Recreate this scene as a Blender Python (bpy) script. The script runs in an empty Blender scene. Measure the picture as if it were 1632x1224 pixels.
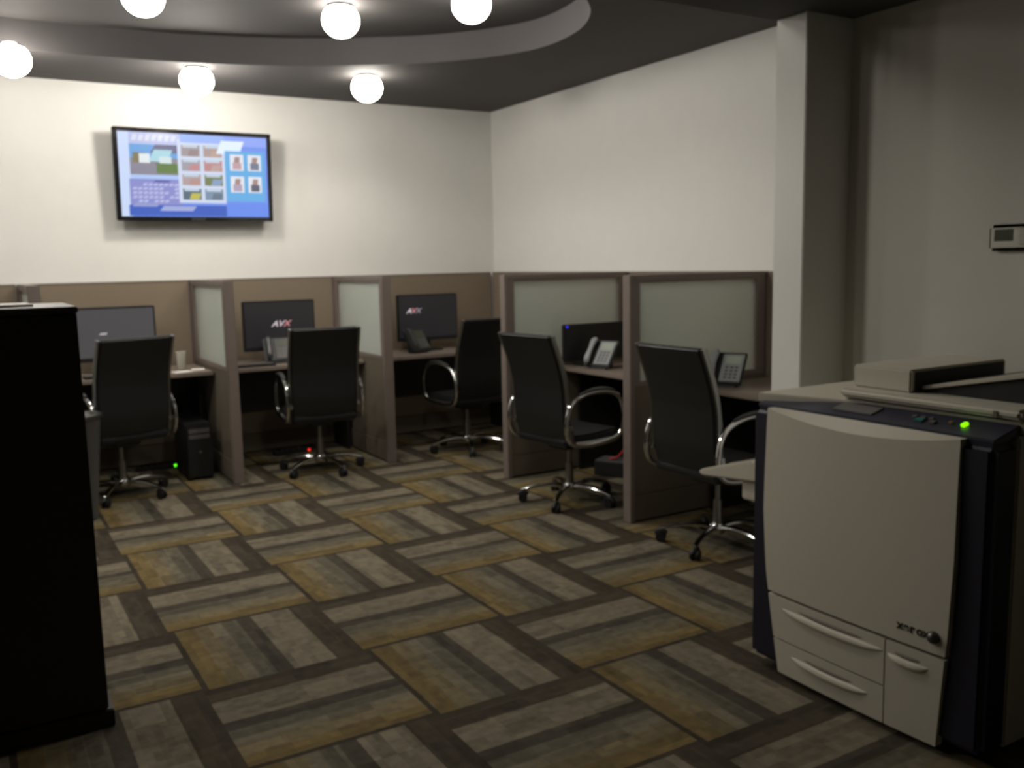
import bpy, bmesh, math, random
from mathutils import Vector, Matrix
R = math.radians
PI = math.pi
sc = bpy.context.scene
COL = sc.collection
random.seed(4)

# ------------------------------------------------------------------ camera, world, exposure
cd = bpy.data.cameras.new('camera')
cam = bpy.data.objects.new('camera', cd)
COL.objects.link(cam)
cd.sensor_fit = 'HORIZONTAL'
cd.sensor_width = 36.0
cd.lens = 1466.9 / 1632 * 36.0
F = Vector((0.50918399, 0.85063848, -0.13094213))
X = Vector((0.85648968, -0.51577423, -0.02005907))
U = Vector((0.08459959, 0.10193683, 0.99118706))
cam.matrix_world = Matrix(((X.x, U.x, -F.x, -0.62926), (X.y, U.y, -F.y, -3.8234),
                           (X.z, U.z, -F.z, 1.47767), (0, 0, 0, 1)))
cd.clip_start = 0.05
cd.dof.use_dof = True            # the phone focused short: everything is slightly soft
cd.dof.focus_distance = 0.75
cd.dof.aperture_fstop = 12.5
sc.camera = cam

w = bpy.data.worlds.new('world')
sc.world = w
w.use_nodes = True
w.node_tree.nodes['Background'].inputs[0].default_value = (1, .95, .88, 1)
w.node_tree.nodes['Background'].inputs[1].default_value = 0.0
sc.view_settings.view_transform = 'Standard'
sc.view_settings.look = 'None'
sc.view_settings.gamma = 1
sc.view_settings.use_curve_mapping = False
sc.view_settings.exposure = -0.1

LAMP = 28.0                      # radiance of the frosted lamps
BEAM = 26.0                      # watts of each lamp's downward beam
LAMPC = (1.0, .945, .85)

# ------------------------------------------------------------------ materials
def mat(name, col, rough=.6, metal=0.0, noise=0.0, scale=30, emit=None, es=0.0, spec=None, bump=0.0, coat=0.0):
    m = bpy.data.materials.new(name)
    m.use_nodes = True
    nt = m.node_tree
    b = nt.nodes['Principled BSDF']
    b.inputs['Base Color'].default_value = (*col, 1)
    b.inputs['Roughness'].default_value = rough
    b.inputs['Metallic'].default_value = metal
    if spec is not None: b.inputs['Specular IOR Level'].default_value = spec
    if coat: b.inputs['Coat Weight'].default_value = coat
    if emit:
        b.inputs['Emission Color'].default_value = (*emit, 1)
        b.inputs['Emission Strength'].default_value = es
    if noise or bump:
        tc = nt.nodes.new('ShaderNodeTexCoord')
        n = nt.nodes.new('ShaderNodeTexNoise')
        n.inputs['Scale'].default_value = scale
        n.inputs['Detail'].default_value = 4
        nt.links.new(tc.outputs['Object'], n.inputs['Vector'])
        if noise:
            mx = nt.nodes.new('ShaderNodeMix'); mx.data_type = 'RGBA'
            mx.inputs[6].default_value = (*[c * (1 - noise) for c in col], 1)
            mx.inputs[7].default_value = (*[min(1, c * (1 + noise)) for c in col], 1)
            nt.links.new(n.outputs['Fac'], mx.inputs[0])
            nt.links.new(mx.outputs[2], b.inputs['Base Color'])
        if bump:
            bp = nt.nodes.new('ShaderNodeBump')
            bp.inputs['Strength'].default_value = bump
            bp.inputs['Distance'].default_value = .002
            nt.links.new(n.outputs['Fac'], bp.inputs['Height'])
            nt.links.new(bp.outputs['Normal'], b.inputs['Normal'])
    return m

M = {}
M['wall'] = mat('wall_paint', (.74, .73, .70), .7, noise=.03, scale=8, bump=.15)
M['wall_far'] = mat('wall_paint_low_bounce', (.32, .31, .29), .7, noise=.03, scale=8)  # unseen walls, darkened to cut light bounced onto the stub
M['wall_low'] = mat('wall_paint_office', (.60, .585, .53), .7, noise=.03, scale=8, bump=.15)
M['ceiling'] = mat('ceiling_paint', (.072, .066, .065), .8, noise=.06, scale=3)
M['tray'] = mat('tray_paint', (.085, .078, .079), .7, noise=.05, scale=3)
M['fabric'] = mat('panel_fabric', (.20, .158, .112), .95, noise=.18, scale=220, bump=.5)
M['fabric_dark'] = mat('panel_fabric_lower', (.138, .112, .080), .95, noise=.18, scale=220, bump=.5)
M['frame'] = mat('panel_frame', (.19, .152, .135), .5, noise=.03)
M['glass'] = mat('frosted_glass', (.80, .85, .80), .6, noise=.03, scale=5)
g_ = M['glass'].node_tree.nodes['Principled BSDF']
g_.inputs['Transmission Weight'].default_value = .55; g_.inputs['IOR'].default_value = 1.2
M['laminate'] = mat('desk_laminate', (.235, .19, .158), .35, noise=.10, scale=14)
M['leather'] = mat('black_leather', (.012, .012, .013), .42, noise=.2, scale=60, bump=.3)
M['chrome'] = mat('chrome', (.72, .72, .72), .12, 1.0)
M['chrome_dull'] = mat('brushed_chrome', (.30, .30, .30), .3, 1.0)
M['plastic'] = mat('black_plastic', (.014, .014, .015), .4, noise=.1)
M['rubber'] = mat('caster_rubber', (.01, .01, .01), .5, noise=.1)
M['cabinet'] = mat('dark_cabinet_finish', (.020, .015, .014), .6, noise=.25, scale=9)
M['cabinet_top'] = mat('cabinet_top_finish', (.03, .022, .02), .3, noise=.2, scale=9)
M['cream'] = mat('cream_plastic', (.53, .495, .41), .55, noise=.03, scale=50)
M['cream_dark'] = mat('cream_plastic_darkened', (.16, .145, .11), .6, noise=.03)  # darker cream: handle groove shade put into the colour; also latch and ridge
M['navy'] = mat('navy_plastic', (.010, .010, .022), .45, noise=.1)
M['navy_panel'] = mat('navy_control_panel', (.035, .035, .055), .35, noise=.1)
M['lcd_grey'] = mat('grey_lcd', (.16, .15, .15), .3, noise=.05)
M['dark'] = mat('dark_recess', (.008, .007, .006), .7, noise=.1)  # near-black: shade of openings put into the colour; also the paper guide
M['white'] = mat('white_plastic', (.55, .54, .47), .5, noise=.03)
M['lcd_green'] = mat('olive_lcd', (.035, .040, .015), .35, noise=.08)
M['phone_face'] = mat('grey_phone_face', (.30, .32, .33), .4, noise=.04)
M['phone_lcd'] = mat('phone_display', (.36, .40, .33), .35, emit=(.5, .6, .5), es=.03)
M['paper'] = mat('paper', (.82, .80, .77), .8, noise=.03)
M['teal'] = mat('teal_button', (.02, .16, .15), .4)
M['button'] = mat('grey_button', (.12, .11, .11), .4)
M['dim'] = mat('charcoal_phone_face', (.035, .035, .035), .35)
M['amber'] = mat('amber_button', (.25, .15, .07), .4)
M['red'] = mat('red_cable', (.35, .015, .012), .45)
M['orange'] = mat('red_rubber', (.4, .03, .02), .45)
M['bin'] = mat('grey_bin_plastic', (.10, .10, .10), .4, noise=.05)
M['lamp'] = mat('lamp_glass', (.9, .9, .9), .4, emit=LAMPC, es=LAMP)
def emi(name, c, s=1.0): return mat(name, (.02, .02, .02), .25, emit=c, es=s)
M['led_green'] = emi('green_led', (.10, 1.0, .02), 1.6)
M['led_lime'] = emi('lime_led', (.25, 1.0, .0), 1.6)
M['led_blue'] = emi('blue_led', (.03, .03, 1.0), 1.0)
M['led_red'] = emi('red_led', (1, .03, .02), 1.0)
M['screen_dark'] = emi('idle_screen', (.55, .5, .62), .018)
M['screen_grey'] = emi('grey_screen', (.95, .90, .95), .070)
M['logo_white'] = emi('logo_white', (.85, .72, .78), .75)
M['logo_pink'] = emi('logo_pink', (.85, .36, .38), .7)
M['logo_grey'] = emi('logo_lilac', (.55, .46, .55), .5)
M['badge'] = mat('badge_ink', (.022, .022, .018), .4)
M['badge_metal'] = mat('badge_sphere_metal', (.10, .10, .09), .25, .6)

def carpet():
    m = bpy.data.materials.new('carpet_tiles'); m.use_nodes = True
    nt = m.node_tree; N = nt.nodes; L = nt.links
    b = N['Principled BSDF']; b.inputs['Roughness'].default_value = .95
    b.inputs['Specular IOR Level'].default_value = .15
    def mth(op, a, c=None, **k):
        n = N.new('ShaderNodeMath'); n.operation = op
        for i, v in enumerate((a, c)):
            if v is None: continue
            if isinstance(v, (int, float)): n.inputs[i].default_value = v
            else: L.new(v, n.inputs[i])
        return n.outputs[0]
    g = N.new('ShaderNodeNewGeometry'); s = N.new('ShaderNodeSeparateXYZ'); L.new(g.outputs['Position'], s.inputs[0])
    x = mth('DIVIDE', s.outputs[0], .61); y = mth('DIVIDE', s.outputs[1], .61)
    ix = mth('FLOOR', x); iy = mth('FLOOR', y)
    fx = mth('SUBTRACT', x, ix); fy = mth('SUBTRACT', y, iy)
    par = mth('FLOORED_MODULO', mth('ADD', ix, iy), 2.0)      # 1 = stripes run along y
    def mixf(f, a, c):
        n = N.new('ShaderNodeMix'); n.data_type = 'FLOAT'
        L.new(f, n.inputs[0]); L.new(a, n.inputs[2]); L.new(c, n.inputs[3]); return n.outputs[0]
    t = mixf(par, fy, fx); l = mixf(par, fx, fy)
    # slightly soft stripe edges
    n1 = N.new('ShaderNodeTexNoise'); n1.inputs['Scale'].default_value = 45; n1.inputs['Detail'].default_value = 3
    L.new(g.outputs['Position'], n1.inputs['Vector'])
    t2 = mth('ADD', t, mth('MULTIPLY', mth('SUBTRACT', n1.outputs['Fac'], .5), .014))
    r = N.new('ShaderNodeValToRGB'); r.color_ramp.interpolation = 'CONSTANT'
    stops = [(0, (.048, .038, .026)), (.035, (.160, .116, .048)), (.15, (.166, .132, .074)), (.26, (.150, .130, .090)), (.34, (.112, .100, .072)),
             (.44, (.062, .053, .039)), (.54, (.172, .146, .104)), (.81, (.060, .048, .033)), (.93, (.048, .038, .026))]
    e = r.color_ramp.elements
    e[0].position = 0; e[0].color = (*stops[0][1], 1)
    e[1].position = stops[1][0]; e[1].color = (*stops[1][1], 1)
    for p, c in stops[2:]:
        k = e.new(p); k.color = (*c, 1)
    L.new(t2, r.inputs[0])
    # short blocks of lighter and darker yarn along each stripe
    def blocks(nt_, nl_, off):
        c = N.new('ShaderNodeCombineXYZ')
        L.new(mth('ADD', mth('FLOOR', mth('MULTIPLY', t, nt_)), mth('MULTIPLY', ix, 37.0)), c.inputs[0])
        L.new(mth('ADD', mth('FLOOR', mth('MULTIPLY', l, nl_)), mth('MULTIPLY', iy, 53.0)), c.inputs[1])
        c.inputs[2].default_value = off
        wn = N.new('ShaderNodeTexWhiteNoise'); L.new(c.outputs[0], wn.inputs[0]); return wn.outputs['Value']
    v = mth('ADD', mth('MULTIPLY', blocks(12.0, 4.0, 0.), .34), mth('MULTIPLY', blocks(24.0, 9.0, 3.), .22))
    n2 = N.new('ShaderNodeTexNoise'); n2.inputs['Scale'].default_value = 420; n2.inputs['Detail'].default_value = 2
    L.new(g.outputs['Position'], n2.inputs['Vector'])
    n3 = N.new('ShaderNodeTexNoise'); n3.inputs['Scale'].default_value = 26; n3.inputs['Detail'].default_value = 5
    L.new(g.outputs['Position'], n3.inputs['Vector'])
    v = mth('ADD', v, mth('MULTIPLY', n2.outputs['Fac'], .5))
    v = mth('ADD', v, mth('MULTIPLY', n3.outputs['Fac'], .7))
    v = mth('ADD', v, -.02)
    mx = N.new('ShaderNodeMix'); mx.data_type = 'RGBA'; mx.blend_type = 'MULTIPLY'; mx.inputs[0].default_value = 1
    cc = N.new('ShaderNodeCombineXYZ')
    for i in range(3): L.new(v, cc.inputs[i])
    L.new(r.outputs[0], mx.inputs[6]); L.new(cc.outputs[0], mx.inputs[7])
    L.new(mx.outputs[2], b.inputs['Base Color'])
    bp = N.new('ShaderNodeBump'); bp.inputs['Strength'].default_value = .4; bp.inputs['Distance'].default_value = .003
    L.new(n2.outputs['Fac'], bp.inputs['Height']); L.new(bp.outputs['Normal'], b.inputs['Normal'])
    return m
M['carpet'] = carpet()

# ------------------------------------------------------------------ mesh helpers
class MB:
    """collects shapes, then links them as ONE mesh object"""
    def __init__(s): s.bm = bmesh.new(); s.mats = []
    def _mi(s, m):
        if m not in s.mats: s.mats.append(m)
        return s.mats.index(m)
    def _merge(s, b, m=None, mtx=None):
        if mtx is not None: bmesh.ops.transform(b, matrix=mtx, verts=b.verts)
        me = bpy.data.meshes.new('t'); 
        if m is not None:
            i = s._mi(m)
            for f in b.faces: f.material_index = i
        b.to_mesh(me); b.free(); s.bm.from_mesh(me); bpy.data.meshes.remove(me)
    def box(s, x0, x1, y0, y1, z0, z1, m=None, bev=0.0, mtx=None, seg=2):
        b = bmesh.new(); bmesh.ops.create_cube(b, size=1)
        for v in b.verts:
            v.co = Vector(((x0 + x1) / 2 + v.co.x * (x1 - x0), (y0 + y1) / 2 + v.co.y * (y1 - y0), (z0 + z1) / 2 + v.co.z * (z1 - z0)))
        if bev: bmesh.ops.bevel(b, geom=b.edges[:], offset=bev, segments=seg, affect='EDGES', clamp_overlap=True)
        s._merge(b, m, mtx); return s
    def cyl(s, r0, r1, z0, z1, m=None, seg=24, mtx=None, bev=0.0):
        b = bmesh.new(); bmesh.ops.create_cone(b, cap_ends=True, segments=seg, radius1=r0, radius2=r1, depth=z1 - z0)
        bmesh.ops.translate(b, vec=(0, 0, (z0 + z1) / 2), verts=b.verts)
        if bev: bmesh.ops.bevel(b, geom=[e for e in b.edges if abs(e.verts[0].co.z - e.verts[1].co.z) < 1e-6], offset=bev, segments=2, affect='EDGES')
        s._merge(b, m, mtx); return s
    def ball(s, r, c=(0, 0, 0), sc_=(1, 1, 1), m=None, seg=24):
        b = bmesh.new(); bmesh.ops.create_uvsphere(b, u_segments=seg, v_segments=seg // 2, radius=r)
        for v in b.verts: v.co = Vector((v.co.x * sc_[0] + c[0], v.co.y * sc_[1] + c[1], v.co.z * sc_[2] + c[2]))
        s._merge(b, m); return s
    def lathe(s, prof, m=None, seg=32, mtx=None):
        b = bmesh.new(); rings = []
        for r, z in prof:
            rings.append([b.verts.new((r * math.cos(2 * PI * k / seg), r * math.sin(2 * PI * k / seg), z)) for k in range(seg)])
        for a, c in zip(rings, rings[1:]):
            for k in range(seg): b.faces.new((a[k], a[(k + 1) % seg], c[(k + 1) % seg], c[k]))
        b.faces.new(rings[0][::-1]); b.faces.new(rings[-1])
        s._merge(b, m, mtx); return s
    def prism(s, pts, axis, a0, a1, m=None, bev=0.0, mtx=None):
        """extrude the 2-D outline pts along axis (0,1,2) from a0 to a1"""
        b = bmesh.new()
        def P(p, a):
            q = [p[0], p[1]]; q.insert(axis, a); return q
        A = [b.verts.new(P(p, a0)) for p in pts]; B = [b.verts.new(P(p, a1)) for p in pts]
        b.faces.new(A); b.faces.new(B[::-1]); n = len(pts)
        for i in range(n): b.faces.new((A[i], B[i], B[(i + 1) % n], A[(i + 1) % n]))
        bmesh.ops.recalc_face_normals(b, faces=b.faces)
        if bev: bmesh.ops.bevel(b, geom=b.edges[:], offset=bev, segments=2, affect='EDGES', clamp_overlap=True)
        s._merge(b, m, mtx); return s
    def tube(s, pts, r, m=None, closed=False, seg=10, flat=1.0, mtx=None):
        """sweep a round (or flattened) section along smooth points; r may be a list"""
        P = [Vector(p) for p in pts]; n = len(P)
        rr = r if isinstance(r, (list, tuple)) else [r] * n
        fine = []; fr = []; sub = 6
        rng = range(n if closed else n - 1)
        for i in rng:
            g = lambda k: P[k % n] if closed else P[max(0, min(n - 1, k))]
            h = lambda k: rr[k % n] if closed else rr[max(0, min(n - 1, k))]
            a, b_, c, d = g(i - 1), g(i), g(i + 1), g(i + 2)
            for q in range(sub):
                t = q / sub
                fine.append(.5 * ((2 * b_) + (c - a) * t + (2 * a - 5 * b_ + 4 * c - d) * t * t + (3 * b_ - a - 3 * c + d) * t ** 3))
                fr.append(h(i) * (1 - t) + h(i + 1) * t)
        if not closed: fine.append(P[-1]); fr.append(rr[-1])
        b = bmesh.new(); rings = []; K = len(fine); up = Vector((1, 0, 0))
        for i, p in enumerate(fine):
            a = fine[(i - 1) % K] if closed else fine[max(0, i - 1)]
            c = fine[(i + 1) % K] if closed else fine[min(K - 1, i + 1)]
            T = (c - a).normalized()
            if abs(T.dot(up)) > .95: up = Vector((0, 1, 0))
            A = (up - T * up.dot(T)).normalized(); B = T.cross(A)
            rings.append([b.verts.new(p + A * (fr[i] * math.cos(2 * PI * k / seg)) + B * (fr[i] * flat * math.sin(2 * PI * k / seg))) for k in range(seg)])
        for i in range(K if closed else K - 1):
            a, c = rings[i], rings[(i + 1) % K]
            for k in range(seg): b.faces.new((a[k], a[(k + 1) % seg], c[(k + 1) % seg], c[k]))
        if not closed: b.faces.new(rings[0][::-1]); b.faces.new(rings[-1])
        bmesh.ops.recalc_face_normals(b, faces=b.faces)
        s._merge(b, m, mtx); return s
    def sheet(s, fn, nu, nv, thick, m=None):
        """curved slab: fn(u, v) -> point, thickened along thick(vector fn or constant vector)"""
        b = bmesh.new(); G = []
        for side in (0, 1):
            G.append([[b.verts.new(Vector(fn(i / nu, j / nv)) + (Vector(thick) if side else Vector())) for j in range(nv + 1)] for i in range(nu + 1)])
        for i in range(nu):
            for j in range(nv):
                b.faces.new((G[0][i][j], G[0][i + 1][j], G[0][i + 1][j + 1], G[0][i][j + 1]))
                b.faces.new((G[1][i][j], G[1][i][j + 1], G[1][i + 1][j + 1], G[1][i + 1][j]))
        for i in range(nu):
            for j in (0, nv): b.faces.new((G[0][i][j], G[0][i + 1][j], G[1][i + 1][j], G[1][i][j]))
        for j in range(nv):
            for i in (0, nu): b.faces.new((G[0][i][j], G[0][i][j + 1], G[1][i][j + 1], G[1][i][j]))
        bmesh.ops.recalc_face_normals(b, faces=b.faces)
        s._merge(b, m); return s
    def build(s, name, m=None, parent=None, smooth=True, loc=None):
        me = bpy.data.meshes.new(name)
        if m is not None and not s.mats: s.mats = [m]
        s.bm.to_mesh(me); s.bm.free()
        for mm in s.mats: me.materials.append(mm)
        if smooth:
            for p in me.polygons: p.use_smooth = True
            me.set_sharp_from_angle(angle=R(35))
        o = bpy.data.objects.new(name, me); COL.objects.link(o)
        if parent: o.parent = parent
        if loc: o.location = loc
        return o

def tag(o, label=None, cat=None, group=None, kind=None):
    if label: o['label'] = label
    if cat: o['category'] = cat
    if group: o['group'] = group
    if kind: o['kind'] = kind
    return o
def thing(name, loc, rz, label, cat, group=None):
    o = bpy.data.objects.new(name, None); COL.objects.link(o)
    o.empty_display_size = .1
    o.location = loc; o.rotation_euler = (0, 0, rz)
    return tag(o, label, cat, group)
def struct(mb, name, m): return tag(mb.build(name, m), kind='structure')
def dup(o, parent=None):
    c = o.copy(); COL.objects.link(c); c.parent = parent
    for ch in list(o.children): dup(ch, c)
    return c
def text_obj(body, size, m, name, parent, mtx, extrude=.001, shear=0.0, sx=1.0, offset=0.0):
    cu = bpy.data.curves.new('txt', 'FONT'); cu.body = body; cu.size = size; cu.extrude = extrude; cu.shear = shear
    cu.offset = offset
    to = bpy.data.objects.new('txt', cu); COL.objects.link(to)
    bpy.context.view_layer.update()
    me = bpy.data.meshes.new_from_object(to.evaluated_get(bpy.context.evaluated_depsgraph_get()))
    bpy.data.objects.remove(to); bpy.data.curves.remove(cu)
    me.transform(mtx @ Matrix.Diagonal((sx, 1, 1, 1)))
    me.materials.clear(); me.materials.append(m); me.name = name
    o = bpy.data.objects.new(name, me); COL.objects.link(o); o.parent = parent
    return o

# ------------------------------------------------------------------ the room
XL, XR, YB, YF = -4.2, 3.63, 3.57, -6.2      # left wall, right wall, back wall, wall behind the camera
ZC = 2.82; ZL = 2.44; XO = 2.62              # ceiling, lower office ceiling, wall by the copier
struct(MB().box(XL - .1, XR + .1, YF - .1, YB + .1, -.05, 0), 'floor', M['carpet'])
struct(MB().box(XL, XR + .12, YB, YB + .12, 0, 3.05), 'wall_back', M['wall'])
struct(MB().box(XR, XR + .12, -1.02, YB, 0, 3.05), 'wall_right', M['wall'])
struct(MB().box(XL - .12, XL, YF, YB, 0, 3.05), 'wall_left', M['wall_far'])
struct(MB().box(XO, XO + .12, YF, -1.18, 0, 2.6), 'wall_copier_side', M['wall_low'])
struct(MB().box(XL, XO, YF - .12, YF, 0, 2.6), 'wall_front', M['wall_far'])
struct(MB().box(2.35, XR + .12, -1.18, -1.02, 0, ZL, None, .004).box(2.35, XR + .12, -1.18, -1.02, ZL, 3.05), 'wall_stub', M['wall'])
struct(MB().box(XL, 2.35, -1.18, -1.02, ZL, 3.05), 'wall_header', M['ceiling'])
struct(MB().box(XL, XO + .12, YF, -1.18, ZL, ZL + .1), 'ceiling_office', M['ceiling'])

# main ceiling with a soft-cornered raised tray
def ceiling_with_tray():
    rim = [(.5, 2.66), (.95, 2.59), (1.5, 2.41), (1.95, 2.15), (2.25, 1.93), (2.50, 1.64), (2.66, 1.30), (2.665, .95), (2.57, .62), (2.36, .30),
           (2.0, .02), (1.4, -.20), (.6, -.32), (-.6, -.34), (-1.7, -.2), (-2.6, .2), (-3.0, .9), (-2.95, 1.7), (-2.4, 2.3), (-1.5, 2.6), (-.4, 2.68)]
    pts = []
    n = len(rim); P = [Vector((*p, 0)) for p in rim]
    for i in range(n):
        a, b, c, d = P[i - 1], P[i], P[(i + 1) % n], P[(i + 2) % n]
        for q in range(5):
            t = q / 5
            pts.append(.5 * ((2 * b) + (c - a) * t + (2 * a - 5 * b + 4 * c - d) * t * t + (3 * b - a - 3 * c + d) * t ** 3))
    cu = bpy.data.curves.new('c', 'CURVE'); cu.dimensions = '2D'; cu.fill_mode = 'BOTH'; cu.extrude = .09
    def sp(ps):
        s = cu.splines.new('POLY'); s.points.add(len(ps) - 1)
        for k, p in enumerate(ps): s.points[k].co = (p[0], p[1], 0, 1)
        s.use_cyclic_u = True
    sp([(XL, -1.02), (XR, -1.02), (XR, YB), (XL, YB)]); sp(pts)
    to = bpy.data.objects.new('c', cu); COL.objects.link(to); bpy.context.view_layer.update()
    me = bpy.data.meshes.new_from_object(to.evaluated_get(bpy.context.evaluated_depsgraph_get()))
    bpy.data.objects.remove(to)
    for v in me.vertices: v.co.z += ZC + .09
    me.materials.clear(); me.materials.append(M['ceiling']); me.materials.append(M['tray'])
    for p in me.polygons:
        p.material_index = 1 if (abs(p.normal.z) < .5) else 0
    o = bpy.data.objects.new('ceiling', me); COL.objects.link(o); tag(o, kind='structure')
ceiling_with_tray()
struct(MB().box(XL, XR, -1.02, YB, ZC + .18, ZC + .24), 'ceiling_tray', M['ceiling'])

# ------------------------------------------------------------------ ceiling lamps
def make_lamp(drop):
    t = thing('ceiling_lamp', (0, 0, 0), 0, '', 'ceiling lamp', 'round frosted lamps on the dark ceiling')
    MB().lathe([(.045, 0), (.075, -.003), (.078, -.018), (.05, -.024), (.03, -.028)]).build('canopy', M['plastic'], t)
    MB().ball(.105, (0, 0, -drop), (1.05, 1.05, .95), seg=32).build('globe', M['lamp'], t)
    MB().cyl(.045, .03, -.06, -.015).build('lamp_neck', M['plastic'], t)
    return t
l0 = make_lamp(.085)
bl = bpy.data.lights.new('beam', 'SPOT'); bl.energy = BEAM; bl.color = LAMPC; bl.spot_size = R(157); bl.spot_blend = .45; bl.shadow_soft_size = .07
bo = bpy.data.objects.new('beam', bl); COL.objects.link(bo); bo.parent = l0; bo.location = (0, 0, -.20)
lamps = [(-.23, 2.58, ZC, 'glowing round ceiling lamp at the far left edge, left of the television'),
         (.883, 2.76, ZC, 'glowing round ceiling lamp directly above the television, lighting the wall'),
         (2.01, 2.52, ZC, 'glowing round ceiling lamp nearest the room corner, right of the television'),
         (.355, 1.56, ZC + .18, 'glowing round ceiling lamp cut by the top edge, leftmost of those in the raised ceiling'),
         (1.455, 1.545, ZC + .18, 'glowing round ceiling lamp in the raised ceiling, between its two neighbours'),
         (1.985, .905, ZC + .18, 'glowing round ceiling lamp at the top edge, beside the curved rim of the raised ceiling'),
         (-1.35, 2.5, ZC, 'ceiling lamp beyond the left edge near the back wall'),
         (-2.5, 1.0, ZC + .18, 'ceiling lamp beyond the left edge in the raised ceiling'),
         (-.75, 1.0, ZC + .18, 'ceiling lamp above the walkway beyond the top edge'),
         (-1.6, -.5, ZC, 'ceiling lamp beside the header, left of the walkway'),
         (.9, -.62, ZC, 'ceiling lamp just beyond the top edge, shining onto the copier'),]
lamp_objs = [l0] + [dup(l0) for _ in lamps[1:]]
for i, (x, y, z, lab) in enumerate(lamps):
    o = lamp_objs[i]
    o.location = (x, y, z); o['label'] = lab
    if i < 2:                    # these two hang beside the wall and shine all round
        c_ = [c for c in o.children if c.type == 'LIGHT'][0]
        pl = bpy.data.lights.new('beam', 'POINT'); pl.energy = (BEAM * .6, BEAM * 1.35)[i]; pl.color = LAMPC; pl.shadow_soft_size = .07
        near = bpy.data.objects.new('beam', pl); COL.objects.link(near); near.parent = o; near.location = c_.location
        bpy.data.objects.remove(c_)

# ------------------------------------------------------------------ cubicle walls
HP = 1.395
def divider_mb(t, L):
    """wing panel running along local +y from y=0 (aisle end) to y=L, x in 0..-.07"""
    W = .07
    MB().box(-W, 0, 0, .035, 0, HP, None, .004).build('end_post', M['frame'], t)
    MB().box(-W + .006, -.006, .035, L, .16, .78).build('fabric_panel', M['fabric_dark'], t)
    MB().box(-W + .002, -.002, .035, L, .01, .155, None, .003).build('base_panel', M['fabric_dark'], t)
    MB().box(-W, 0, .035, L, HP - .03, HP, None, .003).build('top_rail', M['frame'], t)
    f = MB()
    f.box(-W + .004, -.004, .035, .072, .78, HP - .03).box(-W + .004, -.004, L - .07, L, .78, HP - .03)
    f.box(-W + .004, -.004, .072, L - .07, .78, .805).box(-W + .004, -.004, .072, L - .07, HP - .045, HP - .03)
    f.build('pane_frame', M['frame'], t)
    MB().box(-W + .022, -.022, .070, L - .068, .80, HP - .043).build('glass_pane', M['glass'], t)
GD = 'low cubicle dividers with frosted glass'
div = []
d0 = thing('cubicle_divider', (.975, 2.48, 0), 0, 'taupe cubicle divider with frosted pane between the first and second desks below the television', 'cubicle divider', GD)
divider_mb(d0, 1.02)
for x, lab in ((-.19, 'cubicle divider at the far left, mostly hidden behind the dark cabinet'),
               (2.12, 'taupe cubicle divider with pale frosted pane between the two dark back-wall monitors')):
    d = dup(d0); d.location = (x, 2.48, 0); d['label'] = lab
d = thing('cubicle_divider', (2.525, 1.515, 0), -PI / 2, 'cubicle divider with wide grey pane behind the black phone monitor, near the room corner', 'cubicle divider', GD)
divider_mb(d, 1.035); 
for c in d.children:
    c.location.x = 0
d.location = (2.525, 1.515, 0)
d4 = dup(d); d4.location = (2.525, .17, 0); d4['label'] = 'nearest cubicle divider with wide grey pane, its end post standing between the two right-hand chairs'

def back_panel(name_loc, rz, L, lab, fab, cat='cubicle wall panel', post=True):
    t = thing('cubicle_wall_panel', name_loc, rz, lab, cat, 'tan fabric panels along the walls')
    MB().box(.012, L - .012, -.047, -.005, .16, HP - .014).build('fabric_panel', fab, t)
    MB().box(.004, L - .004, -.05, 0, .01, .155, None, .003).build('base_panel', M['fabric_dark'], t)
    MB().box(0, L, -.050, 0, HP - .014, HP, None, .003).build('top_rail', M['frame'], t)
    MB().box(0, .012, -.05, 0, .155, HP - .014).box(L - .012, L, -.05, 0, .155, HP - .014).build('edge_trim', M['frame'], t)
    return t
Y0 = 3.56
back_panel((-1.35, Y0, 0), 0, 1.085, 'tan fabric cubicle panel at the far left edge under the bright wall', M['fabric'])
back_panel((-.26, Y0, 0), 0, 1.16, 'tan fabric cubicle panel behind the grey lit monitor', M['fabric'])
back_panel((.905, Y0, 0), 0, 1.14, 'tan fabric cubicle panel behind the middle dark monitor', M['fabric'])
back_panel((2.05, Y0, 0), 0, 1.51, 'tan fabric cubicle panel behind the dark monitor nearest the room corner', M['fabric'])
back_panel((3.62, 3.50, 0), -PI / 2, 1.98, 'tan fabric panel on the right-hand wall in the room corner', M['fabric'])
back_panel((3.62, 1.515, 0), -PI / 2, 1.34, 'fabric panel on the right-hand wall at the desk with the black monitor', M['fabric'])
back_panel((3.62, .17, 0), -PI / 2, 1.18, 'fabric panel on the right-hand wall behind the nearest desk', M['fabric'])

# ------------------------------------------------------------------ desks
def desk(x0, x1, y0, y1, edge, lab):
    """edge: 'y' front edge faces -y, 'x' front edge faces -x"""
    t = thing('desk', ((x0 + x1) / 2, (y0 + y1) / 2, 0), 0, lab, 'desk', 'cubicle worktops')
    a, b = (x1 - x0) / 2, (y1 - y0) / 2
    MB().box(-a, a, -b, b, .722, .752, None, .006).build('worktop', M['laminate'], t)
    for s in (-1, 1):
        if edge == 'y': mb = MB().box(s * (a - .035) - .012, s * (a - .035) + .012, -b + .31, b - .005, 0, .722, None, .003)
        else: mb = MB().box(-a + .14, a - .005, s * (b - .035) - .012, s * (b - .035) + .012, 0, .722, None, .003)
        mb.build('side_support', M['plastic'], t)
    if edge == 'y': mb = MB().box(-a + .05, a - .05, b - .03, b - .012, .35, .722)
    else: mb = MB().box(a - .03, a - .012, -b + .05, b - .05, .35, .722)
    mb.build('modesty_panel', M['plastic'], t)
    return t
desk(-.185, .90, 2.87, 3.50, 'y', 'taupe laminate desk under the grey lit monitor, holding the white cup and papers')
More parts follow.
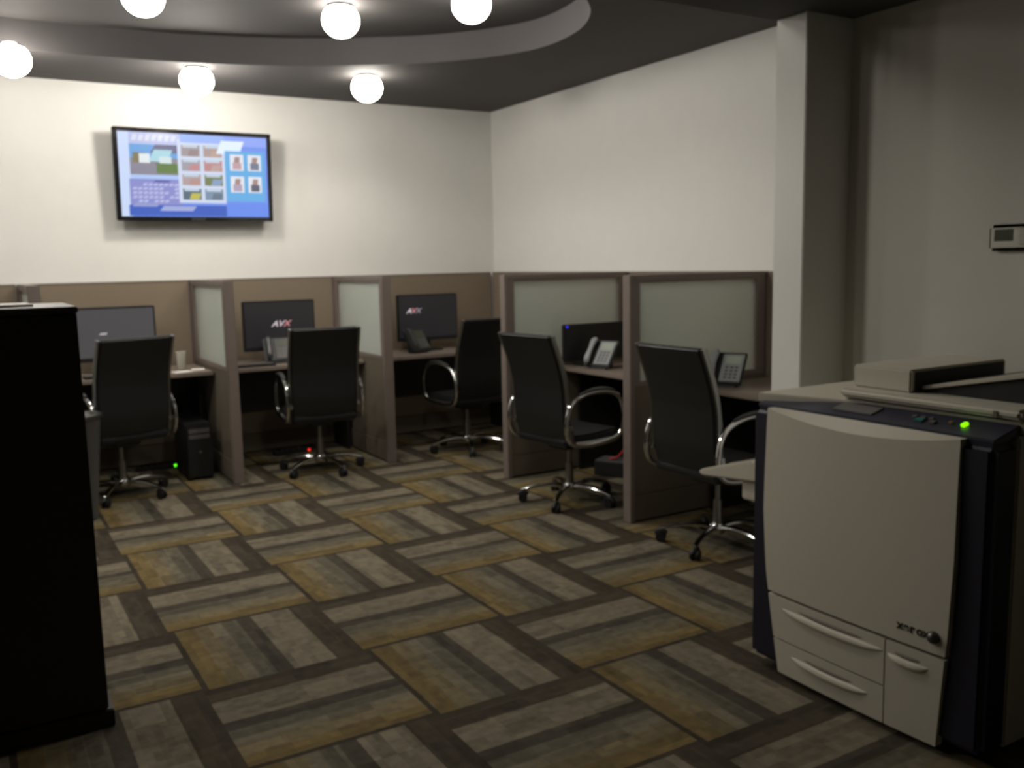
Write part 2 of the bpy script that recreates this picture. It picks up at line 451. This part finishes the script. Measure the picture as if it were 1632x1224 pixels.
desk(.98, 2.045, 2.87, 3.50, 'y', 'taupe laminate desk under the middle dark monitor')
desk(2.125, 3.56, 2.87, 3.50, 'y', 'taupe laminate desk in the room corner under the dark monitor')
desk(2.95, 3.56, .245, 1.51, 'x', 'taupe laminate desk on the right wall holding the black monitor and a phone')
desk(2.95, 3.56, -1.0, .165, 'x', 'taupe laminate desk nearest the copier, holding only a phone')

# ------------------------------------------------------------------ office chairs
CG = 'black high-back office chairs with chrome arms'
def make_chair():
    t = thing('office_chair', (0, 0, 0), 0, '', 'office chair', CG)
    # backrest: shallow curved, ribbed slab; local +y is the way the chair faces
    prof = [(-.205, .415), (-.225, .47), (-.245, .56), (-.25, .66), (-.258, .76), (-.285, .87), (-.322, .97), (-.347, 1.03), (-.357, 1.06)]
    def P(v):
        k = v * (len(prof) - 1); i = min(int(k), len(prof) - 2); f = k - i
        a, b = prof[i], prof[i + 1]; return a[0] * (1 - f) + b[0] * f, a[1] * (1 - f) + b[1] * f
    def back(u, v):
        y, z = P(v); xx = (u - .5) * .455
        return (xx, y - .012 * (1 - (2 * u - 1) ** 2) , z)
    mb = MB().sheet(back, 10, 24, (0, .045, .004), None)
    bmesh.ops.bevel(mb.bm, geom=[e for e in mb.bm.edges if e.is_manifold and e.calc_face_angle() > R(50)], offset=.012, segments=3, affect='EDGES', clamp_overlap=True)
    # stitched ribs on the front
    for k in range(9):
        y, z = P(.12 + k * .095)
        mb.tube([(-.205, y + .046, z), (0, y + .036, z), (.205, y + .046, z)], .008, None, seg=6)
    mb.build('backrest', M['leather'], t)
    # seat: rounded waterfall cushion
    sp = [(-.235, .405), (-.235, .445), (-.19, .462), (0, .458), (.16, .468), (.225, .462), (.252, .44), (.248, .41), (.20, .392), (0, .385), (-.19, .385)]
    MB().prism(sp, 0, -.225, .225, None, .012).build('seat', M['leather'], t)
    # chrome edge rails down both sides of back and seat
    for s in (-1, 1):
        pts = [(s * .238, y + .022, z) for y, z in [P(v / 8) for v in range(8, -1, -1)]] + [(s * .238, -.12, .405), (s * .238, .02, .402), (s * .238, .17, .408), (s * .238, .235, .43)]
        MB().tube(pts, .0115, None, seg=8, flat=1.5).build('side_rail', M['chrome_dull'], t)
    # closed loop arms
    loop = [(-.245, .60), (-.20, .665), (-.11, .702), (0, .712), (.10, .70), (.175, .662), (.207, .595), (.205, .51), (.175, .435), (.06, .405), (-.10, .40), (-.215, .425), (-.256, .50)]
    for s in (-1, 1):
        a = MB().tube([(s * .262, y, z) for y, z in loop], .0125, None, closed=True, seg=10, flat=1.15)
        a.box(min(s * .225, s * .262), max(s * .225, s * .262), -.24, -.21, .50, .53, None, .004).box(min(s * .225, s * .262), max(s * .225, s * .262), .06, .10, .398, .414, None, .004)
        a = a.build('armrest', M['chrome'], t)
        MB().tube([(s * .262, y, z + .014) for y, z in [(-.16, .69), (-.08, .708), (0, .714), (.09, .704), (.15, .68)]], [.010, .018, .019, .018, .010], None, seg=10, flat=.6).build('arm_pad', M['leather'], a)
    # mechanism, gas lift, hub
    MB().box(-.09, .09, -.11, .11, .345, .386, None, .01).tube([(.09, .02, .362), (.17, .03, .36), (.24, .03, .352)], .006).build('tilt_mechanism', M['plastic'], t)
    g = MB().cyl(.015, .015, .24, .35).cyl(.026, .024, .10, .245, bev=.003)
    g.build('gas_lift', M['chrome_dull'], t)
    MB().lathe([(.02, .062), (.036, .066), (.042, .08), (.042, .105), (.034, .118), (.026, .12)]).build('base_hub', M['chrome'], t)
    for k in range(5):
        lg = MB().tube([(.03, 0, .098), (.10, 0, .106), (.18, 0, .102), (.25, 0, .088), (.300, 0, .072)], [.020, .019, .017, .015, .014], None, seg=10, flat=.7)
        lo = lg.build('leg', M['chrome'], t)
        lo.rotation_euler = (0, 0, 2 * PI * k / 5)
        c = MB()
        RX = Matrix.Rotation(PI / 2, 4, 'X')
        for s in (-1, 1):
            c.cyl(.027, .027, -.009, .009, M['rubber'], mtx=Matrix.Translation((.292, s * .015, .027)) @ RX, bev=.004)
        c.tube([(.262, 0, .045), (.28, 0, .058), (.305, 0, .056), (.320, 0, .040)], .012, M['rubber'], seg=8, flat=1.2)
        c.cyl(.009, .009, .045, .075, M['chrome'], mtx=Matrix.Translation((.296, 0, 0)), seg=12)
        c.build('caster', None, lo)
    return t
# hub position, facing direction, direction of one leg (degrees)
chairs = [(.212, 2.585, 106, 240, 'black office chair facing the grey lit monitor, beside the dark cabinet'),
          (1.549, 2.55, 83, 210, 'black office chair in the middle, facing the central dark monitor'),
          (2.773, 2.57, 96, 177, 'black office chair in the room corner, partly hidden by the chair in front of it'),
          (2.535, .79, 8, 147, 'black office chair turned sideways at the desk with black monitor and phone'),
          (2.655, -.385, 1, 133, 'black office chair nearest the copier, its seat half hidden by the copier')]
c0 = make_chair()
cl = [c0] + [dup(c0) for _ in range(4)]
for o, (x, y, h, lg, lab) in zip(cl, chairs):
    o.location = (x, y, 0); o.rotation_euler = (0, 0, R(h - 90)); o['label'] = lab
    legs = [c for c in o.children if c.name.split('.')[0] == 'leg']
    for k, c in enumerate(legs): c.rotation_euler = (0, 0, R(lg - (h - 90) + 72 * k))

# ------------------------------------------------------------------ monitors
def monitor(loc, rz, W, H, zb, scr, lab, letters=None, led=None, thick=.035, logo_x=0.0, logo_z=0.0, logo_size=.045):
    t = thing('monitor', loc, rz, lab, 'monitor', 'flat computer monitors on the desks')
    MB().box(-W / 2, W / 2, -thick / 2, thick / 2, zb, zb + H, None, .006).box(-W * .3, W * .3, thick / 2 - .004, thick / 2 + .02, zb + H * .2, zb + H * .75, None, .008).build('housing', M['plastic'], t)
    s = MB().box(-W / 2 + .014, W / 2 - .014, -thick / 2 - .0015, -thick / 2 + .002, zb + .03, zb + H - .014).build('screen', scr, t)
    MB().box(-.03, .03, .012, .035, .012, zb + H * .35, None, .004).build('stand_neck', M['plastic'], t)
    MB().box(-.11, .11, -.07, .11, 0, .012, None, .004).build('stand_foot', M['plastic'], t)
    if letters:
        base = Matrix.Translation((logo_x, -thick / 2 - .0018, zb + logo_z)) @ Matrix.Rotation(PI / 2, 4, 'X')
        off = 0
        for ch, mm, adv in letters:
            text_obj(ch, logo_size, mm, 'screen_lettering', s, base @ Matrix.Translation((off, 0, 0)), .0006, .35, 1.15, .0012)
            off += adv
    return t
monitor((.315, 3.26, .752), 0, .56, .385, .085, M['screen_grey'], 'computer monitor with a grey lit screen, beside the dark cabinet',
        [('AVX', M['logo_white'], .1)], logo_x=-.10, logo_z=.19, logo_size=.02)
monitor((1.508, 3.26, .752), 0, .567, .385, .085, M['screen_dark'], 'black monitor behind the middle chair, dark screen with white and red letters',
        [('AV', M['logo_white'], .092), ('X', M['logo_pink'], .04)], logo_x=-.065, logo_z=.185, logo_size=.062)
monitor((2.785, 3.26, .752), 0, .56, .39, .085, M['screen_dark'], 'black monitor nearest the room corner, dark screen with small pale letters at left',
        [('A', M['logo_white'], .042), ('V', M['logo_pink'], .040), ('X', M['logo_grey'], .04)], logo_x=-.20, logo_z=.235, logo_size=.058)
m4 = monitor((3.17, 1.40, .752), 0, .52, .255, .04, M['plastic'], 'low black monitor with a blue light, behind the phone on the right-wall desk')
MB().box(-.244, -.226, -.0215, -.0175, .274, .287, None, .001).build('power_light', M['led_blue'], m4)

# ------------------------------------------------------------------ desk phones
def phone(loc, rz, lab, face=None):
    t = thing('desk_phone', loc, rz, lab, 'desk phone', 'office desk phones')
    f = face or M['phone_face']
    # wedge body leaning back; local -y faces the user
    T = Matrix.Translation((0, 0, .032)) @ Matrix.Rotation(R(52), 4, 'X')
    MB().box(-.105, .105, -.012, .20, -.022, -.002, None, .006, T).prism([(.0, .0), (.10, 0), (.115, .14), (.075, .12)], 0, -.07, .07, None, .004).build('phone_body', M['plastic'], t)
    fc = MB().box(-.028, .098, 0, .185, -.004, .006, None, .012, T, 3).build('key_face', f, t)
    MB().box(-.008, .080, .118, .168, .0045, .0075, None, .001, T).build('display', M['phone_lcd'] if not face else M['lcd_green'], fc)
    k = MB()
    for i in range(3):
        for j in range(4): k.box(.0 + i * .028, .018 + i * .028, .018 + j * .023, .031 + j * .023, .005, .0085, None, .001, T)
    k.build('keypad', M['button'], fc)
    MB().tube([(-.068, .005, .02), (-.068, .03, .034), (-.068, .10, .036), (-.068, .165, .034), (-.068, .188, .02)], [.020, .023, .017, .023, .020], None, seg=10, flat=.75, mtx=T).build('handset', f, t)
    return t
phone((3.03, 1.18, .752), R(-70), 'grey-faced desk phone in front of the low black monitor')
phone((3.05, .0, .752), R(-62), 'grey-faced desk phone on the desk nearest the copier')
phone((2.62, 3.03, .752), R(15), 'dark desk phone in front of the corner monitor', M['dim'])
phone((1.43, 3.04, .752), R(-10), 'dark desk phone in front of the middle monitor', M['dim'])

# ------------------------------------------------------------------ small things on and under the desks
t = thing('cup', (.735, 3.14, .752), 0, 'pale tall cup on the desk beside the grey lit monitor', 'cup')
MB().lathe([(.024, 0), (.027, .004), (.034, .12), (.036, .13), (.033, .13), (.031, .12), (.022, .01)]).build('cup_wall', M['white'], t)
t = thing('paper_sheet', (.70, 2.96, .752), R(8), 'small white paper on the first desk, nearest its front edge', 'paper', 'white papers on the first desk')
MB().box(-.06, .06, -.05, .05, 0, .004).build('sheet', M['paper'], t)
t = thing('paper_sheet', (.83, 3.05, .752), R(-12), 'small white paper on the first desk, beside the frosted divider', 'paper', 'white papers on the first desk')
MB().box(-.045, .045, -.05, .05, 0, .004).build('sheet', M['paper'], t)
for (x, y, rz, lab) in ((1.18, 2.98, 0, 'dark keyboard on the middle desk'), (.25, 2.98, 0, 'dark keyboard on the desk with the grey lit monitor')):
    t = thing('keyboard', (x, y, .752), rz, lab, 'keyboard', 'dark keyboards')
    MB().box(-.19, .19, -.065, .065, 0, .016, None, .005).build('keyboard_case', M['plastic'], t)
    k = MB()
    for i in range(14):
        for j in range(5): k.box(-.18 + i * .0255, -.158 + i * .0255, -.055 + j * .022, -.037 + j * .022, .015, .021, None, .001)
    k.build('keys', M['button'], t)

def tower(x, y, rz, lab, led=None):
    t = thing('computer_tower', (x, y, 0), rz, lab, 'computer', 'black computer towers under the desks')
    MB().box(-.09, .09, -.2, .2, .012, .40, None, .008).build('case', M['plastic'], t)
    f = MB().box(-.086, .086, -.212, -.2, .02, .395, None, .004).build('front_bezel', M['plastic'], t)
    MB().box(-.07, .07, -.216, -.211, .335, .365, None, .002).box(-.07, .07, -.216, -.211, .295, .325, None, .002).build('drive_tray', M['button'], f)
    MB().cyl(.010, .010, 0, .004, mtx=Matrix.Translation((0, -.212, .20)) @ Matrix.Rotation(PI / 2, 4, 'X')).build('power_button', M['chrome_dull'], f)
    for sx in (-.07, .07): MB().box(sx - .012, sx + .012, -.18, .18, 0, .013).build('foot', M['rubber'], t)
    return t
tower(.75, 2.98, 0, 'black computer tower on the floor under the first desk, beside the divider')
tower(3.33, .42, PI / 2 * 0 - PI / 2, 'black computer tower on the floor under the desk with the black monitor')

def power_strip(loc, rz, lab, ledm, body):
    t = thing('power_strip', loc, rz, lab, 'power strip', 'power strips under the desks')
    MB().box(-.15, .15, -.03, .03, 0, .035, None, .006).build('strip_case', body, t)
    s = MB()
    for k in range(5): s.box(-.115 + k * .045, -.09 + k * .045, -.014, .014, .034, .037, None, .001)
    s.build('sockets', M['dark'], t)
    if ledm: MB().box(.118, .140, -.0335, -.0275, .010, .030, None, .002).build('power_light', ledm, t)
    return t
power_strip((.545, 3.32, 0), 0, 'black power strip with a green light under the first desk', M['led_green'], M['plastic'])
power_strip((1.565, 3.28, 0), 0, 'black power strip with a red light under the middle desk', M['led_red'], M['plastic'])
t = thing('network_box', (3.20, 1.20, 0), R(-62), 'low dark box with a grey top under the black monitor desk', 'box')
MB().box(-.12, .12, -.09, .09, 0, .10, None, .006).build('box_case', M['plastic'], t)
MB().box(-.115, .115, -.085, .085, .099, .108, None, .002).build('box_lid', M['bin'], t)
tag(MB().tube([(3.155, 1.20, .116), (3.19, 1.16, .13), (3.235, 1.13, .185), (3.27, 1.10, .20), (3.30, 1.05, .155), (3.34, 1.03, .113)], .009, None, seg=8).build('cable', M['red']),
    'short red cable looped above the low dark box under the desk', 'cable')
t = thing('waste_bin', (-.085, 2.12, 0), 0, 'tall grey waste bin mostly hidden by the dark cabinet, left of the first chair', 'waste bin')
MB().lathe([(.07, 0), (.08, .01), (.135, .61), (.14, .62), (.132, .62), (.075, .02)]).build('bin_body', M['bin'], t)
MB().lathe([(.136, .615), (.147, .618), (.147, .636), (.134, .636), (.128, .62)]).build('rim', M['chrome_dull'], t)

# ------------------------------------------------------------------ television
tv = thing('television', (.99, 3.48, 2.17), 0, 'wall-mounted flat television showing a blue slide above the cubicles', 'television')
tv.rotation_euler = (R(3.5), 0, 0)
TW, TH = 1.14, .665
MB().box(-TW / 2, TW / 2, -.05, -.005, -TH / 2, TH / 2, None, .008).box(-.35, .35, -.01, .03, -.2, .2, None, .01).build('housing', M['plastic'], tv)
bz = MB()
for (a, b, c, d) in ((-TW / 2, TW / 2, TH / 2 - .030, TH / 2), (-TW / 2, TW / 2, -TH / 2, -TH / 2 + .032), (-TW / 2, -TW / 2 + .032, -TH / 2, TH / 2), (TW / 2 - .032, TW / 2, -TH / 2, TH / 2)):
    bz.box(a, b, -.058, -.048, c, d, None, .003)
bz.build('bezel', mat('gloss_bezel', (.012, .012, .013), .12, coat=.6), tv)
MB().box(-.05, .05, -.059, -.054, -TH / 2 + .008, -TH / 2 + .018).build('badge', M['chrome_dull'], tv)
MB().box(-.2, .2, .025, .062, -.15, .15, None, .004).build('wall_bracket', M['plastic'], tv)
scb = MB()
SW, SH = TW / 2 - .032, TH / 2 - .031
layer = [0]
def rect(u0, u1, v0, v1, c, s=1.0, shear=0.0):
    """u,v 0..1 over the screen, v downward"""
    layer[0] += 1
    key = 'px_%d' % layer[0]
    m = emi('screen_colour', c, s)
    x0, x1 = -SW + 2 * SW * u0, -SW + 2 * SW * u1
    z1, z0 = SH - 2 * SH * v0, SH - 2 * SH * v1
    y = -.0502 - .00003 * layer[0]
    scb.prism([(x0 - shear, z0), (x1 - shear, z0), (x1 + shear, z1), (x0 + shear, z1)], 1, y - .0002, y, m)
rnd = random.Random(2)
rect(0, 1, 0, 1, (.20, .34, .95), .95)
rect(0, 1, 0, .12, (.30, .42, .98), 1.0)
rect(0, .07, 0, 1, (.62, .74, 1.0), 1.0)
rect(.07, .40, .0, .14, (.50, .55, .85), 1.0)
for k in range(7): rect(.09 + k * .042, .12 + k * .042, .03, .10, (.72, .74, .9), 1.0, .006)
# house photo
rect(.07, .395, .14, .50, (.16, .42, .85), .9)
rect(.07, .395, .30, .50, (.30, .28, .34), .9)
rect(.22, .395, .14, .24, (.16, .16, .30), .9, .02)
rect(.09, .17, .24, .36, (.25, .22, .12), .9)
rect(.13, .20, .25, .36, (.85, .92, .95), .95)
rect(.21, .33, .20, .34, (.45, .75, .85), .95, .02)
rect(.26, .34, .28, .38, (.72, .85, .88), .95)
rect(.22, .395, .36, .48, (.14, .24, .07), .9, .02)
rect(.07, .24, .38, .50, (.30, .28, .36), .9)
rect(.07, .40, .50, .55, (.45, .60, .95), 1.0)
# text block: slanted unreadable lines
rect(.06, .40, .55, .86, (.30, .32, .72), .9)
for j in range(5):
    for i in range(9):
        if rnd.random() < .88: rect(.08 + i * .034, .105 + i * .034, .60 + j * .05, .63 + j * .05, (.55, .56, .88), .95, .006)
rect(.22, .32, .565, .59, (.12, .12, .45), .9, .01)
rect(.05, .70, .86, .99, (.06, .14, .62), .9)
rect(.08, .24, .84, .88, (.35, .40, .75), .9, .01)
rect(.26, .48, .87, .93, (.40, .46, .80), .95, .015)
# eight thumbnails on white
rect(.38, .70, .06, .83, (.66, .74, .92), 1.0)
rect(.40, .70, .0, .10, (.35, .50, 1.0), 1.0)
th = [[(.42, .36, .38), (.50, .38, .36)], [(.42, .40, .46), (.60, .30, .30)], [(.52, .40, .42), (.22, .26, .12)], [(.12, .18, .24), (.24, .34, .48)]]
acc = [[(.35, .28, .28), (.60, .42, .36)], [(.62, .30, .32), (.60, .42, .40)], [(.55, .34, .30), (.30, .42, .62)], [(.62, .58, .12), (.16, .22, .30)]]
for j in range(4):
    for i in range(2):
        u, v = .405 + i * .15, .13 + j * .175
        rect(u, u + .125, v, v + .135, th[j][i], .9)
        rect(u + .05, u + .115, v + .055, v + .13, acc[j][i], .9, .008)
        rect(u + .01, u + .11, v, v + .03, (.62, .72, .85), .9)
# bright reflection-like white cloud of the slide and the four portraits
rect(.66, .82, .06, .22, (.75, .85, 1.0), 1.1, .02)
rect(.70, .98, .18, .80, (.16, .50, .92), .9)
pc = [[(.62, .42, .46), (.22, .24, .34)], [(.52, .42, .56), (.14, .14, .20)]]
for j in range(2):
    for i in range(2):
        u, v = .735 + i * .125, .22 + j * .27
        rect(u, u + .095, v, v + .20, (.85, .88, .96), .95)
        rect(u + .03, u + .068, v + .03, v + .12, (.45, .30, .28), .9, .004)
        rect(u + .018, u + .08, v + .10, v + .185, pc[j][i], .9)
rect(.70, 1, .82, 1, (.16, .30, .95), .95)
scb.build('screen', None, tv, smooth=False)

# ------------------------------------------------------------------ dark cabinet in the left foreground
cb = thing('storage_cabinet', (-.82, -.49, 0), 0, 'tall near-black storage cabinet filling the left foreground', 'cabinet')
MB().box(-.48, .505, -.20, .22, .06, 1.35, None, .003).build('cabinet_body', M['cabinet'], cb)
MB().box(-.49, .508, -.224, .225, 1.350, 1.371, None, .004).build('cabinet_top', M['cabinet_top'], cb)
MB().box(-.47, .52, -.215, .22, 0, .06, None, .004).build('plinth', M['cabinet'], cb)
for s, hx in ((0, -.03), (1, .03)):
    x0 = -.478 + s * .4915
    dr = MB().box(x0, x0 + .4885, -.219, -.2005, .07, 1.345, None, .003).build('cabinet_door', M['cabinet'], cb)
    MB().tube([(.013 + hx, -.219, .62), (.013 + hx, -.245, .635), (.013 + hx, -.245, .765), (.013 + hx, -.219, .78)], .006, None, seg=8).build('door_handle', M['plastic'], dr)
t = thing('paper_sheet', (-.60, -.50, 1.371), R(3), 'thin pale sheet lying flat on top of the dark cabinet', 'paper')
MB().box(-.14, .17, -.10, .10, 0, .008, None, .002).build('sheet', M['paper'], t)

# ------------------------------------------------------------------ copier
cp = thing('copier', (2.16, -1.9, 0), 0, 'large cream and navy office copier standing by the right-hand wall', 'copier')
cp_loc = Vector((2.16, -1.9, 0))
TR = Matrix.Translation(-cp_loc)
class CB(MB):
    """shapes given in room coordinates, stored relative to the copier"""
    def build(s, *a, **k):
        bmesh.ops.transform(s.bm, matrix=TR, verts=s.bm.verts); return MB.build(s, *a, **k)
YA, YC = -1.45, -2.345                       # far side, near side
CB().box(1.93, 2.57, YC, YA, .04, .955, None, .006).build('cabinet_shell', M['cream'], cp)
fr = CB().box(1.81, 1.935, YC - .002, YA + .002, .04, .945, None, .02, seg=3)
fr.build('front_frame', M['navy'], cp)
for yy in (-1.55, -2.25):
    for xx in (1.9, 2.5):
        CB().cyl(.03, .03, .0, .05, mtx=Matrix.Translation((xx, yy, 0))).build('foot', M['rubber'], cp)
# curved door and drawer fronts: y limits narrow and the face bows outwards
LIM = [(.02, -1.602, -2.214), (.30, -1.560, -2.238), (.38, -1.548, -2.246), (.60, -1.531, -2.255), (.96, -1.533, -2.252)]
def lim(z):
    for a, b in zip(LIM, LIM[1:]):
        if z <= b[0]:
            f = max(0, (z - a[0]) / (b[0] - a[0])); return a[1] + (b[1] - a[1]) * f, a[2] + (b[2] - a[2]) * f
    return LIM[-1][1:]
def face(z, u):
    a, b = lim(z)
    return (1.80 - .012 * math.sin(PI * max(0, min(1, z / .95))) - .008 * (1 - (2 * u - 1) ** 2), a + (b - a) * u, z)
def front(u0, u1, z0, z1, name, parent=cp, m=M['cream'], nu=16, nz=12, lip=0.0):
    # solid from the gently bowed face back to the frame; lip scoops the top edge
    b = bmesh.new(); g = []; h = []
    for i in range(nu + 1):
        u = u0 + (u1 - u0) * i / nu; g.append([]); h.append([])
        zt = z1 - lip * (1 - (2 * u - 1) ** 2)
        for j in range(nz + 1):
            p = face(z0 + (zt - z0) * j / nz, u); q = face(z0 + (z1 - z0) * j / nz, u)
            g[-1].append(b.verts.new(p)); h[-1].append(b.verts.new((1.832, q[1], q[2])))
    for i in range(nu):
        for j in range(nz):
            b.faces.new((g[i][j], g[i + 1][j], g[i + 1][j + 1], g[i][j + 1])); b.faces.new((h[i][j], h[i][j + 1], h[i + 1][j + 1], h[i + 1][j]))
        for j in (0, nz): b.faces.new((g[i][j], g[i + 1][j], h[i + 1][j], h[i][j]))
    for j in range(nz):
        for i in (0, nu): b.faces.new((g[i][j], g[i][j + 1], h[i][j + 1], h[i][j]))
    bmesh.ops.recalc_face_normals(b, faces=b.faces)
    mb = CB(); mb._merge(b, m)
    return mb.build(name, m, parent)
door = front(0, 1, .312, .950, 'front_door', nu=24, nz=20, lip=.036)
d1 = front(0, .710, .150, .300, 'paper_drawer'); d2 = front(0, .710, .025, .144, 'paper_drawer'); d3 = front(.718, 1, .025, .300, 'side_drawer')
def pull(u0, u1, z, parent):
    pts = []
    for k in range(9):
        q = k / 8; u = u0 + (u1 - u0) * q; dz = -.011 * math.sin(PI * q) ** .5
        p = face(z + dz, u); pts.append((p[0] + .002, p[1], p[2]))
    CB().tube(pts, [.003, .011, .014, .015, .015, .015, .014, .011, .003], None, seg=10, flat=1.0).build('handle', M['cream'], parent)
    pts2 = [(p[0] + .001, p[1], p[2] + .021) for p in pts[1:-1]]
    CB().tube(pts2, [.002, .006, .0075, .008, .0075, .006, .002], None, seg=8).build('handle_painted_shade', M['cream_dark'], parent)  # darker tube painted as the shade above the grip
pull(.09, .70, .262, d1); pull(.12, .62, .100, d2); pull(.73, .93, .258, d3)
# wordmark and sphere low on the door
def on_face(u, z):
    p = Vector(face(z, u)); q = Vector(face(z, u + .01)); tx = (q - p).normalized(); up = Vector((0, 0, 1)); n = tx.cross(up).normalized()
    return p - cp_loc, tx, up, n
for i, ch in enumerate('xerox'):
    u = .770 + i * .031
    p, tx, up, n = on_face(u, .352)
    if n.x > 0: n = -n
    mt = Matrix(((tx.x, up.x, n.x, p.x + n.x * .0012), (tx.y, up.y, n.y, p.y + n.y * .0012), (tx.z, up.z, n.z, p.z), (0, 0, 0, 1)))
    text_obj(ch, .038, M['badge'], 'wordmark_letter', door, mt, .0008, 0, 1.0, .0012)
p, tx, up, n = on_face(.944, .362)
MB().ball(.019, (p.x - .004, p.y, p.z), m=None).build('badge_sphere', M['badge_metal'], door)
# top deck, control strip, glass bed and lid
CB().prism([(1.855, YA + .02), (1.90, -1.60), (1.94, -1.72), (1.956, -1.80), (1.958, YC), (2.575, YC), (2.575, YA + .02)], 2, .957, .988, None, .004).build('top_deck', M['cream'], cp)
pn = CB().prism([(1.8345, .944), (1.96, .944), (1.96, .984), (1.8345, .955)], 1, -2.33, -1.455, None, .003).build('control_panel', M['navy_panel'], cp)
SL = Matrix.Translation((1.890, 0, .9685)) @ Matrix.Rotation(R(-13), 4, 'Y')
def ctl(name, x0, x1, y0, y1, m, h=.006):
    CB().box(x0, x1, y0, y1, -.001, h, None, .0015, SL).build(name, m, pn)
ctl('touch_screen', -.018, .045, -1.90, -1.745, M['lcd_grey'], .004)
ctl('button', -.012, .010, -2.075, -2.045, M['teal'])
for k in range(3): ctl('button', .012 + 0 * k, .026, -2.04 - k * .028, -2.022 - k * .028, M['button'])
ctl('button', -.012, .006, -2.115, -2.095, M['button']); ctl('button', .006, .020, -2.160, -2.148, M['amber'])
ctl('power_light', .0, .022, -2.205, -2.192, M['led_lime'], .008)
CB().box(1.955, 2.56, YC + .01, -1.725, .985, .997, None, .005).build('glass_bed', M['cream'], cp)
CB().box(1.935, 2.56, YC + .005, -1.72, .999, 1.028, None, .010, seg=3).box(1.96, 2.54, YC + .03, -1.74, .992, 1.0).build('scanner_lid', M['cream'], cp)
ad = CB().box(2.0, 2.52, -1.945, -1.725, 1.028, 1.102, None, .006)
ad = ad.build('document_feeder', M['cream'], cp)
CB().box(2.02, 2.50, -1.949, -1.940, 1.034, 1.094).build('feeder_mouth_shade', M['dark'], ad)  # near-black plate standing in for the shaded opening
# feeder tray slopes up towards the camera side; a near-black wedge stands in for the shade under it
CB().prism([(-1.95, 1.048), (-2.33, 1.130), (-2.345, 1.120), (-2.33, 1.114), (-1.95, 1.036)], 0, 2.05, 2.45, None, .002).build('feeder_tray', M['cream'], cp)
CB().prism([(-1.952, 1.0285), (-2.335, 1.0285), (-2.335, 1.110), (-1.952, 1.032)], 0, 2.06, 2.43).build('under_tray_shade', M['dark'], cp)
CB().box(2.10, 2.38, -2.14, -2.09, 1.072, 1.082, None, .002, ).build('paper_guide', M['dark'], ad)
CB().box(1.931, 1.937, -2.275, -2.262, 1.000, 1.020, None, .001).build('lid_latch', M['cream_dark'], cp)
# output tray on the far side
ot = CB().prism([(-1.448, .735), (-1.40, .735), (-1.13, .655), (-1.115, .640), (-1.14, .630), (-1.448, .66)], 0, 1.86, 2.32, None, .006).build('output_tray', M['cream'], cp)
CB().box(1.88, 2.30, -1.448, -1.33, .575, .668, None, .008).build('tray_mount', M['cream'], ot)
CB().prism([(-1.40, .735), (-1.20, .677), (-1.20, .680), (-1.40, .739)], 0, 1.95, 2.25).build('tray_ridge', M['cream_dark'], ot)

# ------------------------------------------------------------------ thermostat
cp.location = (2.11, -1.94, 0); cp.scale = (1, 1, 1.01)
th_ = thing('thermostat', (XO, -1.905, 1.53), -PI / 2, 'white wall thermostat with a dark olive display above the copier', 'thermostat')
MB().box(-.085, .085, -.028, -.004, -.047, .047, None, .012, seg=4).box(-.075, .075, -.006, 0, -.04, .04).build('thermostat_case', M['white'], th_)
MB().box(-.060, .010, -.0295, -.027, -.012, .030, None, .001).build('display', M['lcd_green'], th_)
for k in range(3): MB().box(.030, .060, -.031, -.027, -.026 + k * .022, -.012 + k * .022, None, .002).build('button', M['cream'], th_)
